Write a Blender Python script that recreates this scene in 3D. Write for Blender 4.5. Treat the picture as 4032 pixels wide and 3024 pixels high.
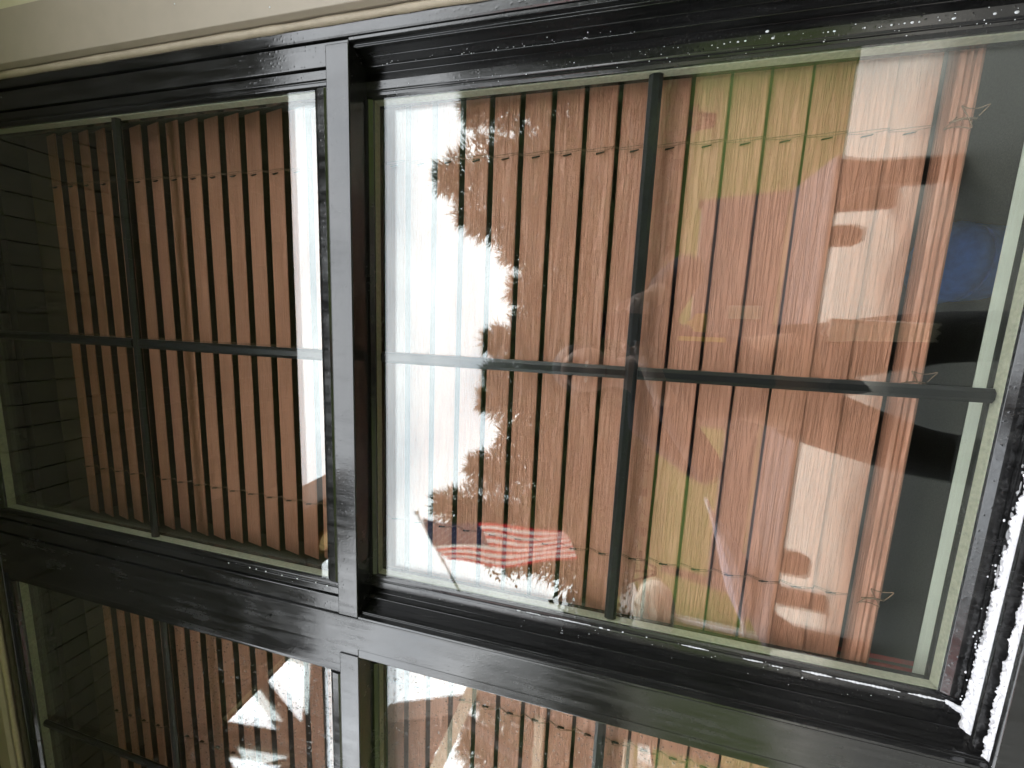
import bpy, math, random
from mathutils import Vector, Matrix, noise
R = math.radians
ZC = 1.55                                   # eye height of the phone above the patio

# ------------------------------------------------------------------ scene, camera, sky, sun, exposure
for o in list(bpy.data.objects): bpy.data.objects.remove(o)
S = bpy.context.scene
COL = S.collection

cd = bpy.data.cameras.new('camera'); cam = bpy.data.objects.new('camera', cd); COL.objects.link(cam)
cd.sensor_width = 36.0; cd.lens = 13.473; cd.clip_start = 0.01; cd.clip_end = 2000
m = Matrix(((0.04147, 0.98933, 0.13968), (0.23609, 0.12614, -0.96351), (-0.97085, 0.07293, -0.22834)))
cam.matrix_world = Matrix.Translation((0, -0.5, ZC)) @ m.to_4x4()
S.camera = cam

SUN_EL, SUN_AZ = R(50), R(122)              # veiled sun over the front lawn
w = bpy.data.worlds.new('World'); S.world = w; w.use_nodes = True
nt = w.node_tree; nt.nodes.clear(); N = nt.nodes.new; L = nt.links.new
out = N('ShaderNodeOutputWorld'); bg = N('ShaderNodeBackground'); bg.inputs[1].default_value = 0.1
sky = N('ShaderNodeTexSky'); sky.sky_type = 'NISHITA'; sky.sun_disc = False
sky.sun_elevation = SUN_EL; sky.sun_rotation = SUN_AZ; sky.air_density = 1.2; sky.dust_density = 2.0
tc = N('ShaderNodeTexCoord'); mp = N('ShaderNodeMapping'); mp.inputs['Scale'].default_value = (1.6, 1.6, 4.0)
nz = N('ShaderNodeTexNoise'); nz.inputs['Scale'].default_value = 1.7; nz.inputs['Detail'].default_value = 7; nz.inputs['Roughness'].default_value = 0.55
rp = N('ShaderNodeValToRGB'); rp.color_ramp.elements[0].position = 0.3; rp.color_ramp.elements[1].position = 0.72
rp.color_ramp.elements[0].color = (6.2, 6.6, 7.0, 1); rp.color_ramp.elements[1].color = (10.6, 10.7, 10.7, 1)
mx = N('ShaderNodeMixRGB'); mx.inputs[0].default_value = 0.9
L(tc.outputs['Generated'], mp.inputs[0]); L(mp.outputs[0], nz.inputs['Vector']); L(nz.outputs[0], rp.inputs[0])
L(sky.outputs[0], mx.inputs[1]); L(rp.outputs[0], mx.inputs[2]); L(mx.outputs[0], bg.inputs[0]); L(bg.outputs[0], out.inputs[0])

sd = bpy.data.lights.new('sun', 'SUN'); sd.energy = 0.8; sd.angle = R(20); sd.color = (1.0, 0.96, 0.9)
sun = bpy.data.objects.new('sun', sd); COL.objects.link(sun)
d = Vector((math.sin(SUN_AZ) * math.cos(SUN_EL), math.cos(SUN_AZ) * math.cos(SUN_EL), math.sin(SUN_EL)))
sun.rotation_euler = d.to_track_quat('Z', 'Y').to_euler()

S.view_settings.view_transform = 'Standard'; S.view_settings.look = 'None'
S.view_settings.gamma = 1.0; S.view_settings.use_curve_mapping = False
S.view_settings.exposure = 3.2
S.render.engine = 'CYCLES'
S.cycles.max_bounces = 10; S.cycles.transparent_max_bounces = 24; S.cycles.glossy_bounces = 5; S.cycles.diffuse_bounces = 4
S.cycles.use_denoising = True
S.cycles.caustics_reflective = False; S.cycles.caustics_refractive = False

# ------------------------------------------------------------------ materials
class Mat:
    def __init__(s, name, col=(.5, .5, .5), rough=.5, spec=.5, metal=0.0):
        s.m = bpy.data.materials.new(name); s.m.use_nodes = True
        s.nt = s.m.node_tree; s.b = s.nt.nodes['Principled BSDF']
        s.b.inputs['Base Color'].default_value = (*col, 1); s.b.inputs['Roughness'].default_value = rough
        s.b.inputs['Specular IOR Level'].default_value = spec; s.b.inputs['Metallic'].default_value = metal
        s._c = None
    def n(s, t): return s.nt.nodes.new(t)
    def l(s, a, b): s.nt.links.new(a, b)
    def coord(s, scale=(1, 1, 1), rnd=False):
        c = s.n('ShaderNodeTexCoord'); mp = s.n('ShaderNodeMapping'); mp.inputs['Scale'].default_value = scale
        src = c.outputs['Object']
        if rnd:
            oi = s.n('ShaderNodeObjectInfo'); mu = s.n('ShaderNodeVectorMath'); mu.operation = 'MULTIPLY_ADD'
            cb = s.n('ShaderNodeCombineXYZ'); s.l(oi.outputs['Random'], cb.inputs[0]); s.l(oi.outputs['Random'], cb.inputs[2])
            s.l(cb.outputs[0], mu.inputs[0]); mu.inputs[1].default_value = (7.3, 0, 3.1); s.l(src, mu.inputs[2]); src = mu.outputs[0]
        s.l(src, mp.inputs[0]); return mp.outputs[0]
    def noise(s, vec, scale, detail=4, rough=.55, dist=0.0):
        t = s.n('ShaderNodeTexNoise'); t.inputs['Scale'].default_value = scale; t.inputs['Detail'].default_value = detail
        t.inputs['Roughness'].default_value = rough; t.inputs['Distortion'].default_value = dist; s.l(vec, t.inputs['Vector']); return t.outputs[0]
    def voro(s, vec, scale, out='Distance'):
        t = s.n('ShaderNodeTexVoronoi'); t.inputs['Scale'].default_value = scale; s.l(vec, t.inputs['Vector']); return t.outputs[out]
    def ramp(s, fac, stops):
        r = s.n('ShaderNodeValToRGB'); e = r.color_ramp.elements
        while len(e) < len(stops): e.new(.5)
        for k, (p, c) in enumerate(stops):
            e[k].position = p; e[k].color = (*c, 1) if isinstance(c, tuple) else (c, c, c, 1)
        s.l(fac, r.inputs[0]); return r.outputs[0]
    def mul(s, a, b):
        t = s.n('ShaderNodeMixRGB'); t.blend_type = 'MULTIPLY'; t.inputs[0].default_value = 1; s.l(a, t.inputs[1]); s.l(b, t.inputs[2]); return t.outputs[0]
    def col(s, o): s.l(o, s.b.inputs['Base Color']); return s
    def rgh(s, o): s.l(o, s.b.inputs['Roughness']); return s
    def bump(s, o, dist, strength=1.0):
        b = s.n('ShaderNodeBump'); b.inputs['Distance'].default_value = dist; b.inputs['Strength'].default_value = strength
        s.l(o, b.inputs['Height']); s.l(b.outputs[0], s.b.inputs['Normal']); return s

def simple(name, c, rough=.6, var=.25, scale=20, bump=0.0, spec=.5, metal=0.0, stretch=(1, 1, 1)):
    q = Mat(name, c, rough, spec, metal); v = q.coord(stretch, True); n = q.noise(v, scale, 5)
    lo = tuple(x * (1 - var) for x in c); hi = tuple(min(1, x * (1 + var)) for x in c)
    q.col(q.ramp(n, [(.3, lo), (.7, hi)]))
    if bump: q.bump(n, bump)
    return q.m

def black_paint(name, wet):
    q = Mat(name, (.012, .012, .013), .3, .48); v = q.coord()
    big = q.noise(v, 9, 6, .6); spots = q.voro(v, 170); fine = q.noise(v, 420, 4, .7); streak = q.noise(q.coord((26, 26, 2.2)), 3.2, 6, .65)
    dust = q.ramp(fine, [(.45, (.011, .011, .0115)), (.62, (.018, .0178, .0172)), (.78, (.07, .067, .062))])
    film = q.ramp(streak, [(.4, (.35, .35, .35)), (.7, (1, 1, 1))])
    q.col(q.mul(dust, film))
    base = q.ramp(big, [(.36, .14 if wet else .18), (.5, .2 if wet else .24), (.68, .32 if wet else .36)])
    sp = q.ramp(spots, [(.0, .55), (.16, .75), (.3, 1.0)])
    st = q.ramp(streak, [(.35, .55), (.6, 1.0)])
    q.rgh(q.mul(q.mul(base, sp), st))
    hb = q.ramp(spots, [(.0, .8), (.22, .1), (.5, 0.0)])
    q.bump(hb, .00025 if wet else .00016, .6)
    return q.m

def glass(name, wet=0.0):
    mt = bpy.data.materials.new(name); mt.use_nodes = True; nt = mt.node_tree; nt.nodes.clear()
    n = nt.nodes.new; l = nt.links.new
    o = n('ShaderNodeOutputMaterial'); mx = n('ShaderNodeMixShader'); tr = n('ShaderNodeBsdfTransparent'); gl = n('ShaderNodeBsdfGlossy')
    gl.inputs['Roughness'].default_value = 0.0; tr.inputs[0].default_value = (.955, .965, .955, 1); gl.inputs[0].default_value = (.97, 1.0, 1.0, 1)
    lw = n('ShaderNodeLayerWeight'); lw.inputs[0].default_value = .5
    pw = n('ShaderNodeMath'); pw.operation = 'POWER'; pw.inputs[1].default_value = 5; l(lw.outputs['Facing'], pw.inputs[0])
    ma = n('ShaderNodeMath'); ma.operation = 'MULTIPLY_ADD'; ma.inputs[1].default_value = .95; ma.inputs[2].default_value = .037; l(pw.outputs[0], ma.inputs[0])
    l(ma.outputs[0], mx.inputs[0]); l(tr.outputs[0], mx.inputs[1]); l(gl.outputs[0], mx.inputs[2]); l(mx.outputs[0], o.inputs[0])
    tc = n('ShaderNodeTexCoord'); nz = n('ShaderNodeTexNoise'); l(tc.outputs['Object'], nz.inputs['Vector'])
    bp = n('ShaderNodeBump')
    if wet:
        vo = n('ShaderNodeTexVoronoi'); vo.inputs['Scale'].default_value = 150; mpw = n('ShaderNodeMapping'); mpw.inputs['Scale'].default_value = (1, .05, 1); l(tc.outputs['Object'], mpw.inputs[0]); l(mpw.outputs[0], vo.inputs['Vector'])
        rp = n('ShaderNodeValToRGB'); rp.color_ramp.elements[0].position = .12; rp.color_ramp.elements[0].color = (.0, .0, .0, 1)
        rp.color_ramp.elements[1].position = .42; rp.color_ramp.elements[1].color = (1, 1, 1, 1); l(vo.outputs['Distance'], rp.inputs[0])
        nz.inputs['Scale'].default_value = 140; nz.inputs['Detail'].default_value = 3
        r2 = n('ShaderNodeValToRGB'); r2.color_ramp.elements[0].position = .44; r2.color_ramp.elements[1].position = .58; l(nz.outputs[0], r2.inputs[0])
        mm = n('ShaderNodeMixRGB'); mm.blend_type = 'LIGHTEN'; mm.inputs[0].default_value = 1; l(rp.outputs[0], mm.inputs[1]); l(r2.outputs[0], mm.inputs[2])
        m2 = n('ShaderNodeMath'); m2.operation = 'MULTIPLY'; l(ma.outputs[0], m2.inputs[0]); l(mm.outputs[0], m2.inputs[1]); l(m2.outputs[0], mx.inputs[0])
        l(nz.outputs[0], bp.inputs['Height']); bp.inputs['Distance'].default_value = .000015 * wet; bp.inputs['Strength'].default_value = 1
    else:
        nz.inputs['Scale'].default_value = 2.2; nz.inputs['Detail'].default_value = 1
        l(nz.outputs[0], bp.inputs['Height']); bp.inputs['Distance'].default_value = .0006; bp.inputs['Strength'].default_value = 1
    l(bp.outputs[0], gl.inputs['Normal'])
    return mt

M = {}
M['frame'] = black_paint('black_frame_paint', False)
M['frame_wet'] = black_paint('wet_black_frame_paint', True)
M['gasket'] = simple('black_rubber', (.006, .006, .006), .7, .2)
M['glass'] = glass('clean_glass'); M['glass_wet'] = glass('rain_spotted_glass', 1.0)
M['muntin'] = simple('dark_grey_muntin', (.007, .0075, .0075), .3, .15, spec=.22)
M['spacer'] = simple('pale_spacer', (.24, .24, .18), .45, .2, 200)
M['stool'] = simple('white_stool_paint', (.50, .51, .44), .45, .05)
M['trim'] = simple('tan_trim_paint', (.205, .170, .130), .55, .05, 25, .0002)
M['caulk'] = simple('tan_caulk', (.25, .205, .15), .6, .1, 90, .0006)
M['siding'] = simple('cream_siding', (.42, .38, .27), .6, .08, 30)
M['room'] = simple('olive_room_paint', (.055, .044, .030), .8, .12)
M['reveal'] = simple('dark_reveal_paint', (.020, .016, .010), .8, .12)
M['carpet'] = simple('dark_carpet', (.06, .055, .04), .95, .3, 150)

q = Mat('faux_wood_slat', (.2, .095, .055), .46, .4); v = q.coord((9, 150, 210), True)
g = q.noise(v, 1.0, 5, .6, 1.6); v2 = q.coord((2.0, 20, 24), True); g2 = q.noise(v2, 1.3, 3, .5)
q.col(q.mul(q.ramp(g, [(.33, (.315, .133, .083)), (.62, (.395, .176, .117))]), q.ramp(g2, [(.3, (.88, .86, .84)), (.7, (1, 1, 1))])))
q.bump(q.ramp(g, [(.4, 0.0), (.56, 1.0)]), .0007, .9); M['slat'] = q.m
M['slot'] = simple('dark_slot', (.03, .018, .012), .9)
M['cord'] = simple('brown_cord', (.15, .085, .05), .8, .25, 400)

q = Mat('soap_foam', (.40, .40, .42), .55, .4); v = q.coord(); f1 = q.voro(v, 900); f2 = q.noise(v, 260, 4)
q.b.inputs['Subsurface Weight'].default_value = .25; q.b.inputs['Subsurface Radius'].default_value = (.004, .004, .004); q.b.inputs['Subsurface Scale'].default_value = 1
q.bump(f2, .0012, .6); M['foam'] = q.m
q = Mat('water_drop', (.40, .41, .42), .12, .7); M['drop'] = q.m
q = Mat('soap_film', (.30, .30, .31), .35, .5); q.b.inputs['Alpha'].default_value = .6; M['film'] = q.m

q = Mat('soffit_plank', (.055, .030, .016), .5); v = q.coord((40, 1.6, 40), True); n_ = q.noise(v, 2.0, 5)
q.col(q.ramp(n_, [(.3, (.014, .007, .003)), (.7, (.027, .014, .006))])); M['plank'] = q.m
M['beam'] = simple('brown_timber', (.055, .03, .018), .6, .25, 14, stretch=(3, 3, 12))
M['cream_timber_and_lit_edge'] = simple('cream_timber_and_lit_edge', (.42, .36, .27), .6, .15, 12)
M['shingle'] = simple('roof_shingle', (.05, .045, .04), .9, .3, 20)
q = Mat('concrete', (.42, .40, .36), .85); v = q.coord(); n1 = q.noise(v, 1.3, 7, .6); n2 = q.noise(v, 45, 5, .7)
CONC = (q.mul(q.ramp(n1, [(.3, (.40, .38, .34)), (.7, (.52, .49, .44))]), q.ramp(n2, [(.3, (.86, .86, .86)), (.7, (1, 1, 1))])))
q.col(CONC); q.bump(n2, .003); M['concrete'] = q.m
q = Mat('concrete_dark_near_wall', (.42, .40, .36), .85); v = q.coord(); n1 = q.noise(v, 1.3, 7, .6); n2 = q.noise(v, 45, 5, .7); n3 = q.noise(v, 2.1, 5, .6)
sp_ = q.n('ShaderNodeSeparateXYZ'); q.l(v, sp_.inputs[0]); ad = q.n('ShaderNodeMath'); ad.operation = 'MULTIPLY_ADD'; ad.inputs[1].default_value = .9; q.l(n3, ad.inputs[0]); q.l(sp_.outputs[1], ad.inputs[2])
mr_ = q.n('ShaderNodeMapRange'); mr_.inputs[1].default_value = -1.75; mr_.inputs[2].default_value = -1.40; q.l(ad.outputs[0], mr_.inputs[0])
conc_base = q.mul(q.ramp(n1, [(.3, (.40, .38, .34)), (.7, (.52, .49, .44))]), q.ramp(n2, [(.3, (.86, .86, .86)), (.7, (1, 1, 1))]))
q.col(q.mul(conc_base, q.ramp(mr_.outputs[0], [(0, (1, 1, 1)), (1, (.19, .20, .19))]))); q.rgh(q.ramp(mr_.outputs[0], [(0, .85), (1, .45)])); q.bump(n2, .003); M['darkening_concrete'] = q.m  # concrete gets darker and smoother towards the house, with a noisy border
q = Mat('lawn', (.10, .12, .025), .9, .2); v = q.coord(); n1 = q.noise(v, .55, 6, .6); n2 = q.noise(v, 18, 5, .7)
q.col(q.mul(q.ramp(n1, [(.3, (.060, .105, .014)), (.55, (.092, .128, .022)), (.75, (.13, .145, .036))]), q.ramp(n2, [(.3, (.6, .62, .6)), (.7, (1.1, 1.1, 1.1))]))); q.bump(n2, .04); M['lawn'] = q.m
M['grass_blade'] = simple('grass_blade', (.10, .15, .025), .7, .35, 3)
q = Mat('asphalt', (.06, .06, .06), .9); v = q.coord(); n1 = q.noise(v, .5, 6); q.col(q.ramp(n1, [(.35, (.13, .12, .11)), (.7, (.34, .31, .27))])); M['road'] = q.m
q = Mat('foliage', (.04, .055, .015), .65, .3); v = q.coord((1, 1, 1), True); n1 = q.noise(v, .9, 4); q.col(q.ramp(n1, [(.3, (.022, .036, .012)), (.55, (.045, .062, .018)), (.75, (.085, .09, .025))])); M['leaf'] = q.m
q = Mat('foliage_light', (.07, .09, .02), .65, .3); v = q.coord((1, 1, 1), True); n1 = q.noise(v, 1.4, 4); q.col(q.ramp(n1, [(.3, (.04, .055, .015)), (.7, (.12, .125, .03))])); M['leaf2'] = q.m
M['bark'] = simple('bark', (.06, .045, .03), .9, .35, 12, .01, stretch=(1, 1, .3))
M['red'] = simple('flag_red', (.72, .02, .035), .7, .12, 6); M['white'] = simple('flag_white', (.86, .85, .83), .7, .06, 6); M['blue'] = simple('flag_blue', (.018, .02, .055), .7, .15, 6)
for k in ('red', 'white', 'blue'):
    nt_ = M[k].node_tree; bs = nt_.nodes['Principled BSDF']; tl = nt_.nodes.new('ShaderNodeBsdfTranslucent'); ms = nt_.nodes.new('ShaderNodeMixShader'); ms.inputs[0].default_value = .5
    src = bs.inputs['Base Color'].links[0].from_socket; nt_.links.new(src, tl.inputs[0]); nt_.links.new(bs.outputs[0], ms.inputs[1]); nt_.links.new(tl.outputs[0], ms.inputs[2])
    nt_.links.new(ms.outputs[0], [n_ for n_ in nt_.nodes if n_.type == 'OUTPUT_MATERIAL'][0].inputs[0])
M['alu'] = simple('white_pole_metal', (.78, .78, .80), .35, .05)
M['skin'] = simple('skin', (.30, .18, .14), .5, .08, 30); M['shirt'] = simple('dark_shirt', (.030, .028, .045), .85, .25, 40); M['trouser'] = simple('black_trousers', (.012, .012, .014), .85, .25, 40)
M['hair'] = simple('dark_hair', (.02, .014, .01), .6, .3, 80); M['shoe'] = simple('black_shoe', (.015, .015, .015), .5)
M['yellow'] = simple('yellow_print', (.75, .60, .10), .7, .1); M['print'] = simple('white_print', (.8, .8, .8), .7, .05)
M['phone'] = simple('black_phone', (.008, .008, .009), .2); M['lens'] = simple('lens_glass', (.01, .01, .02), .05)
M['towel'] = simple('white_towel', (.72, .70, .66), .95, .1, 120, .003)
M['bench'] = simple('weathered_bench', (.17, .13, .13), .7, .2, 10, stretch=(2, 20, 20)); M['bench_dark'] = simple('dark_leg_and_shade', (.012, .010, .009), .5)  # near-black leg colour carries the shade under the bench
M['lavender'] = simple('lavender_canvas', (.42, .36, .42), .8, .1); M['fluff'] = simple('cream_fleece', (.74, .70, .58), .95, .1, 90, .01)
M['car'] = simple('white_car_paint', (.75, .76, .78), .2, .03); M['car_glass'] = simple('dark_car_glass', (.01, .012, .014), .08); M['tyre'] = simple('tyre_rubber', (.015, .015, .015), .8)
M['rim'] = simple('alloy_rim', (.5, .5, .52), .3, metal=.8); M['lamp_red'] = simple('tail_lamp', (.4, .01, .01), .3)
M['blue_fabric'] = simple('blue_fabric', (.07, .22, .75), .9, .2, 60); M['red_fabric'] = simple('red_fabric', (.22, .02, .015), .9, .2, 60); M['yellow_fabric'] = simple('yellow_fabric', (.28, .21, .03), .9, .2, 60)
q = Mat('porch_lamp', (1, .8, .5), .5); q.b.inputs['Emission Color'].default_value = (1, .62, .3, 1); q.b.inputs['Emission Strength'].default_value = .12; M['lamp'] = q.m
M['lamp_ring'] = simple('bronze_ring', (.35, .16, .06), .35, metal=.6)

# ------------------------------------------------------------------ building helpers
def put(name, me, mat, parent=None, loc=None):
    o = bpy.data.objects.new(name, me); COL.objects.link(o)
    if mat is not None and not me.materials: me.materials.append(mat)
    if parent is not None: o.parent = parent
    if loc is not None: o.location = loc
    return o
def tag(o, label=None, cat=None, group=None, kind=None):
    if label: o['label'] = label
    if cat: o['category'] = cat
    if group: o['group'] = group
    if kind: o['kind'] = kind
    return o
def thing(name, loc, label, cat, group=None):
    o = bpy.data.objects.new(name, None); COL.objects.link(o); o.location = loc; o.empty_display_size = .1
    return tag(o, label, cat, group)
class MB:                                    # collects shapes for ONE mesh; z is given above the patio
    def __init__(s): s.v = []; s.f = []
    def box(s, x0, x1, y0, y1, z0, z1):
        k = len(s.v)
        s.v += [(x, y, z) for z in (z0, z1) for y in (y0, y1) for x in (x0, x1)]
        s.f += [tuple(k + i for i in q) for q in ((0, 2, 3, 1), (4, 5, 7, 6), (0, 1, 5, 4), (2, 6, 7, 3), (0, 4, 6, 2), (1, 3, 7, 5))]
        return s
    def prism(s, pts, a, b, axis):           # profile pts extruded from a to b: axis 'x' -> (y,z), 'y' -> (x,z), 'z' -> (x,y)
        k = len(s.v); n = len(pts)
        def P(p, t): return (t, p[0], p[1]) if axis == 'x' else (p[0], t, p[1]) if axis == 'y' else (p[0], p[1], t)
        s.v += [P(p, a) for p in pts] + [P(p, b) for p in pts]
        s.f += [tuple(range(k, k + n)), tuple(range(k + 2 * n - 1, k + n - 1, -1))]
        s.f += [(k + i, k + n + i, k + n + (i + 1) % n, k + (i + 1) % n) for i in range(n)]
        return s
    def tube(s, pts, rad, n=8, cap=True):
        pts = [Vector(p) for p in pts]; k = len(s.v); m = len(pts)
        rad = rad if isinstance(rad, (list, tuple)) else [rad] * m
        ref = None
        for i, p in enumerate(pts):
            t = (pts[min(i + 1, m - 1)] - pts[max(i - 1, 0)]).normalized()
            if ref is None: ref = Vector((0, 0, 1)) if abs(t.z) < .9 else Vector((1, 0, 0))
            u = t.cross(ref).normalized(); ref = u.cross(t).normalized()
            for j in range(n):
                a = 2 * math.pi * j / n; s.v.append(tuple(p + (u * math.cos(a) + ref * math.sin(a)) * rad[i]))
        for i in range(m - 1):
            for j in range(n):
                s.f.append((k + i * n + j, k + i * n + (j + 1) % n, k + (i + 1) * n + (j + 1) % n, k + (i + 1) * n + j))
        if cap: s.f += [tuple(k + j for j in range(n))[::-1], tuple(k + (m - 1) * n + j for j in range(n))]
        return s
    def ball(s, c, r, nu=10, nv=6):
        k = len(s.v); r = r if isinstance(r, tuple) else (r, r, r)
        for i in range(nv + 1):
            th = math.pi * i / nv
            for j in range(nu):
                ph = 2 * math.pi * j / nu
                s.v.append((c[0] + r[0] * math.sin(th) * math.cos(ph), c[1] + r[1] * math.sin(th) * math.sin(ph), c[2] + r[2] * math.cos(th)))
        for i in range(nv):
            for j in range(nu): s.f.append((k + i * nu + j, k + (i + 1) * nu + j, k + (i + 1) * nu + (j + 1) % nu, k + i * nu + (j + 1) % nu))
        return s
    def mesh(s, name, smooth=False, recalc=True):
        me = bpy.data.meshes.new(name); me.from_pydata(s.v, [], s.f); me.validate()
        if recalc:
            import bmesh
            b = bmesh.new(); b.from_mesh(me); bmesh.ops.recalc_face_normals(b, faces=b.faces); b.to_mesh(me); b.free()
        if smooth: me.polygons.foreach_set('use_smooth', [True] * len(me.polygons))
        me.update(); return me
    def build(s, name, mat, parent=None, bevel=0.0, smooth=False, origin=None, seg=2):
        if origin is not None: s.v = [(a - origin[0], b - origin[1], c - origin[2]) for a, b, c in s.v]
        o = put(name, s.mesh(name, smooth), mat, parent)
        if origin is not None: o.location = origin
        if parent is not None and origin is None: o.location = -Vector(parent_world(parent))
        if parent is not None and origin is not None: o.location = Vector(origin) - Vector(parent_world(parent))
        if bevel:
            b = o.modifiers.new('bevel', 'BEVEL'); b.width = bevel; b.segments = seg; b.limit_method = 'ANGLE'; b.angle_limit = R(40)
        return o
def parent_world(p):
    t = Vector(p.location)
    while p.parent: p = p.parent; t += Vector(p.location)
    return t

# ------------------------------------------------------------------ the house wall, trim, soffit and eave
house = thing('house', (0, .1, 0), 'cream sided house wall with tan trim and dark plank eave around the windows', 'house')
RCX, LCX = -.0525, -.983                      # window centre lines
ZB, ZT = ZC - .505, ZC + 1.30                 # rough opening
XR, XL = RCX + .4485, LCX - .4485
wm = MB()
wm.box(XR, 3.2, .03, .15, 0, 3.6); wm.box(-4.2, XL, .03, .15, 0, 3.6); wm.box(XL, XR, .03, .15, 0, ZB); wm.box(XL, XR, .03, .15, ZT, 3.6)
wm.build('wall', M['siding'], house)
mp_ = MB().box(-.552, -.473, .075, .15, ZB, ZT).build('mullion_post', M['room'], house)
lap = MB(); lap.prism([(.029, 0), (.004, 0), (.012, .15), (.029, .15)], .493, 2.2, 'x')
lme = lap.mesh('siding_board')
for k in range(21):
    put('siding_board', lme, M['siding'], house, Vector((0, 0, k * .146)) - Vector((0, .1, 0)))
trim = thing('window_trim', (RCX, 0, ZC), 'flat tan painted trim boards with caulk bead framing the black windows', 'trim')
tb = MB().prism([(.4065, .029), (.4065, -.004), (.409, -.012), (.489, -.012), (.4915, -.009), (.4915, .029)], ZB - .10, ZT + .056, 'z')
tb.build('side_board', M['trim'], trim, .001)
x0 = XL - .010
MB().prism([(x0, .029), (x0, -.004), (x0 - .0025, -.012), (x0 - .083, -.012), (x0 - .085, -.009), (x0 - .085, .029)], ZB - .10, ZT + .056, 'z').build('side_board', M['trim'], trim, .001)
MB().prism([(.029, ZT + .012), (-.006, ZT + .012), (-.012, ZT + .016), (-.012, ZT + .056), (.029, ZT + .056)], x0 + .001, .4055, 'x').build('head_board', M['trim'], trim, .001)
MB().prism([(.029, ZB - .012), (-.006, ZB - .012), (-.012, ZB - .016), (-.012, ZB - .098), (.029, ZB - .098)], x0 + .001, .4055, 'x').build('sill_board', M['trim'], trim, .001)
def caulk(path, r):
    mb = MB(); random.seed(3); pts = []
    for a, b in zip(path[:-1], path[1:]):
        n = 60
        for i in range(n):
            t = i / n; p = Vector(a).lerp(Vector(b), t); pts.append(p + Vector((0, random.uniform(-.0003, .0003), 0)))
    pts.append(Vector(path[-1])); mb.tube(pts, [r * random.uniform(.85, 1.15) for _ in pts], 8); return mb
caulk([(XR + .0045, .000, ZB - .01), (XR + .0045, .000, ZT + .006)], .0052).build('caulk_bead', M['caulk'], trim, smooth=True)
caulk([(XL - .0045, .000, ZB - .01), (XL - .0045, .000, ZT + .006)], .0052).build('caulk_bead', M['caulk'], trim, smooth=True)
caulk([(XL, .000, ZT + .0055), (XR, .000, ZT + .0055)], .0052).build('caulk_bead', M['caulk'], trim, smooth=True)

CZ = ZC + 1.36                                # soffit height
YE, YX = -.905, -1.019                        # eave line, and its deeper stretch past the boxed beam
soff = MB().box(-1.61, 2.2, YE - .005, .0295, CZ + .016, CZ + .05); soff.box(-1.61, -1.249, YX - .004, YE - .0051, CZ + .016, CZ + .05)
soffit = soff.build('soffit', M['beam'], house)
pitch = .0551; pl_long = MB().box(-.0259, .0259, YE, .0295, 0, .014).mesh('soffit_plank'); pl_ext = MB().box(-.0259, .0259, YX, .0295, 0, .014).mesh('soffit_plank')
i = 0
while True:
    x = -1.606 + pitch / 2 + i * pitch
    if x > 2.15: break
    o = put('soffit_plank', pl_ext if x < -1.24 else pl_long, M['plank'], soffit); o.location = Vector((x, 0, CZ)) - parent_world(soffit); i += 1
MB().box(-1.245, 2.2, YE - .038, YE - .0052, CZ - .004, CZ + .22).build('fascia_board', M['beam'], house, .003)
MB().box(-1.61, -1.2495, YX - .038, YX - .0045, CZ - .004, CZ + .22).build('fascia_board', M['beam'], house, .003)
rf = MB(); rf.prism([(YE - .07, CZ + .221), (.15, CZ + .70), (.15, CZ + .75), (YE - .09, CZ + .262)], -1.64, 2.2, 'x'); rf.build('roof', M['shingle'], house)
MB().box(-1.60, 2.2, .151, .2, 3.6, CZ + .69).build('gable_wall', M['siding'], house)
bb = MB().box(-1.247, -.897, -1.47, YE - .0385, CZ - .001, CZ + .20); beam = bb.build('boxed_beam', M['beam'], house, .004)
for k in range(7):
    o = MB().box(-1.247 + .0500 * k + .001, -1.247 + .0500 * (k + 1) - .003, -1.465, YE - .040, CZ - .013, CZ - .0012).build('soffit_plank', M['plank'], beam)
lamp = MB(); lx, ly = -1.119, -1.052
lamp.tube([(lx, ly, CZ - .014), (lx, ly, CZ - .030)], .062, 28); lr = lamp.build('porch_light', M['lamp_ring'], beam, smooth=False)
MB().tube([(lx, ly, CZ - .031), (lx, ly, CZ - .034)], .045, 28).build('lamp_lens', M['lamp'], beam)

# fan-cut eave bracket closing the end of the eave: a solid board with triangular cut-outs
def yz(T, z): return (.524 - T, ZC + z)
k_ = 1.0462
holes = [[(1.155, 1.294), (1.262, 1.294), (1.255, 1.18), (1.035, 1.0)], [(.965, 1.294), (1.092, 1.294), (.992, 1.055)], [(.885, 1.175), (.915, .925), (.835, 1.06)], [(.76, 1.20), (.80, .83), (.70, .98)]]
outer = [(.50, .43), (.52, 1.299), (1.51, 1.299)]
import bmesh
from mathutils.geometry import delaunay_2d_cdt
def board_with_holes(outer, holes):
    V2 = []; E = []
    for loop in [outer] + holes:
        k = len(V2); V2 += [Vector(p) for p in loop]; E += [(k + i, k + (i + 1) % len(loop)) for i in range(len(loop))]
    vv, ee, ff, *_ = delaunay_2d_cdt(V2, E, [], 1, 1e-6)
    def inside(p, poly):
        c = False; n = len(poly)
        for i in range(n):
            a, b = poly[i], poly[i - 1]
            if (a[1] > p[1]) != (b[1] > p[1]) and p[0] < (b[0] - a[0]) * (p[1] - a[1]) / (b[1] - a[1]) + a[0]: c = not c
        return c
    keep = []
    for f in ff:
        c = sum((vv[i] for i in f), Vector((0, 0))) / len(f)
        if inside(c, outer) and not any(inside(c, h) for h in holes): keep.append(f)
    return vv, keep
o2 = [yz(a * k_, b * k_) for a, b in outer]; h2 = [[yz(a * k_, b * k_) for a, b in h] for h in holes]
vv, ff = board_with_holes(o2, h2)
bm = bmesh.new(); bv = [bm.verts.new((0, p.x, p.y)) for p in vv]
for f in ff: bm.faces.new([bv[i] for i in f])
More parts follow.
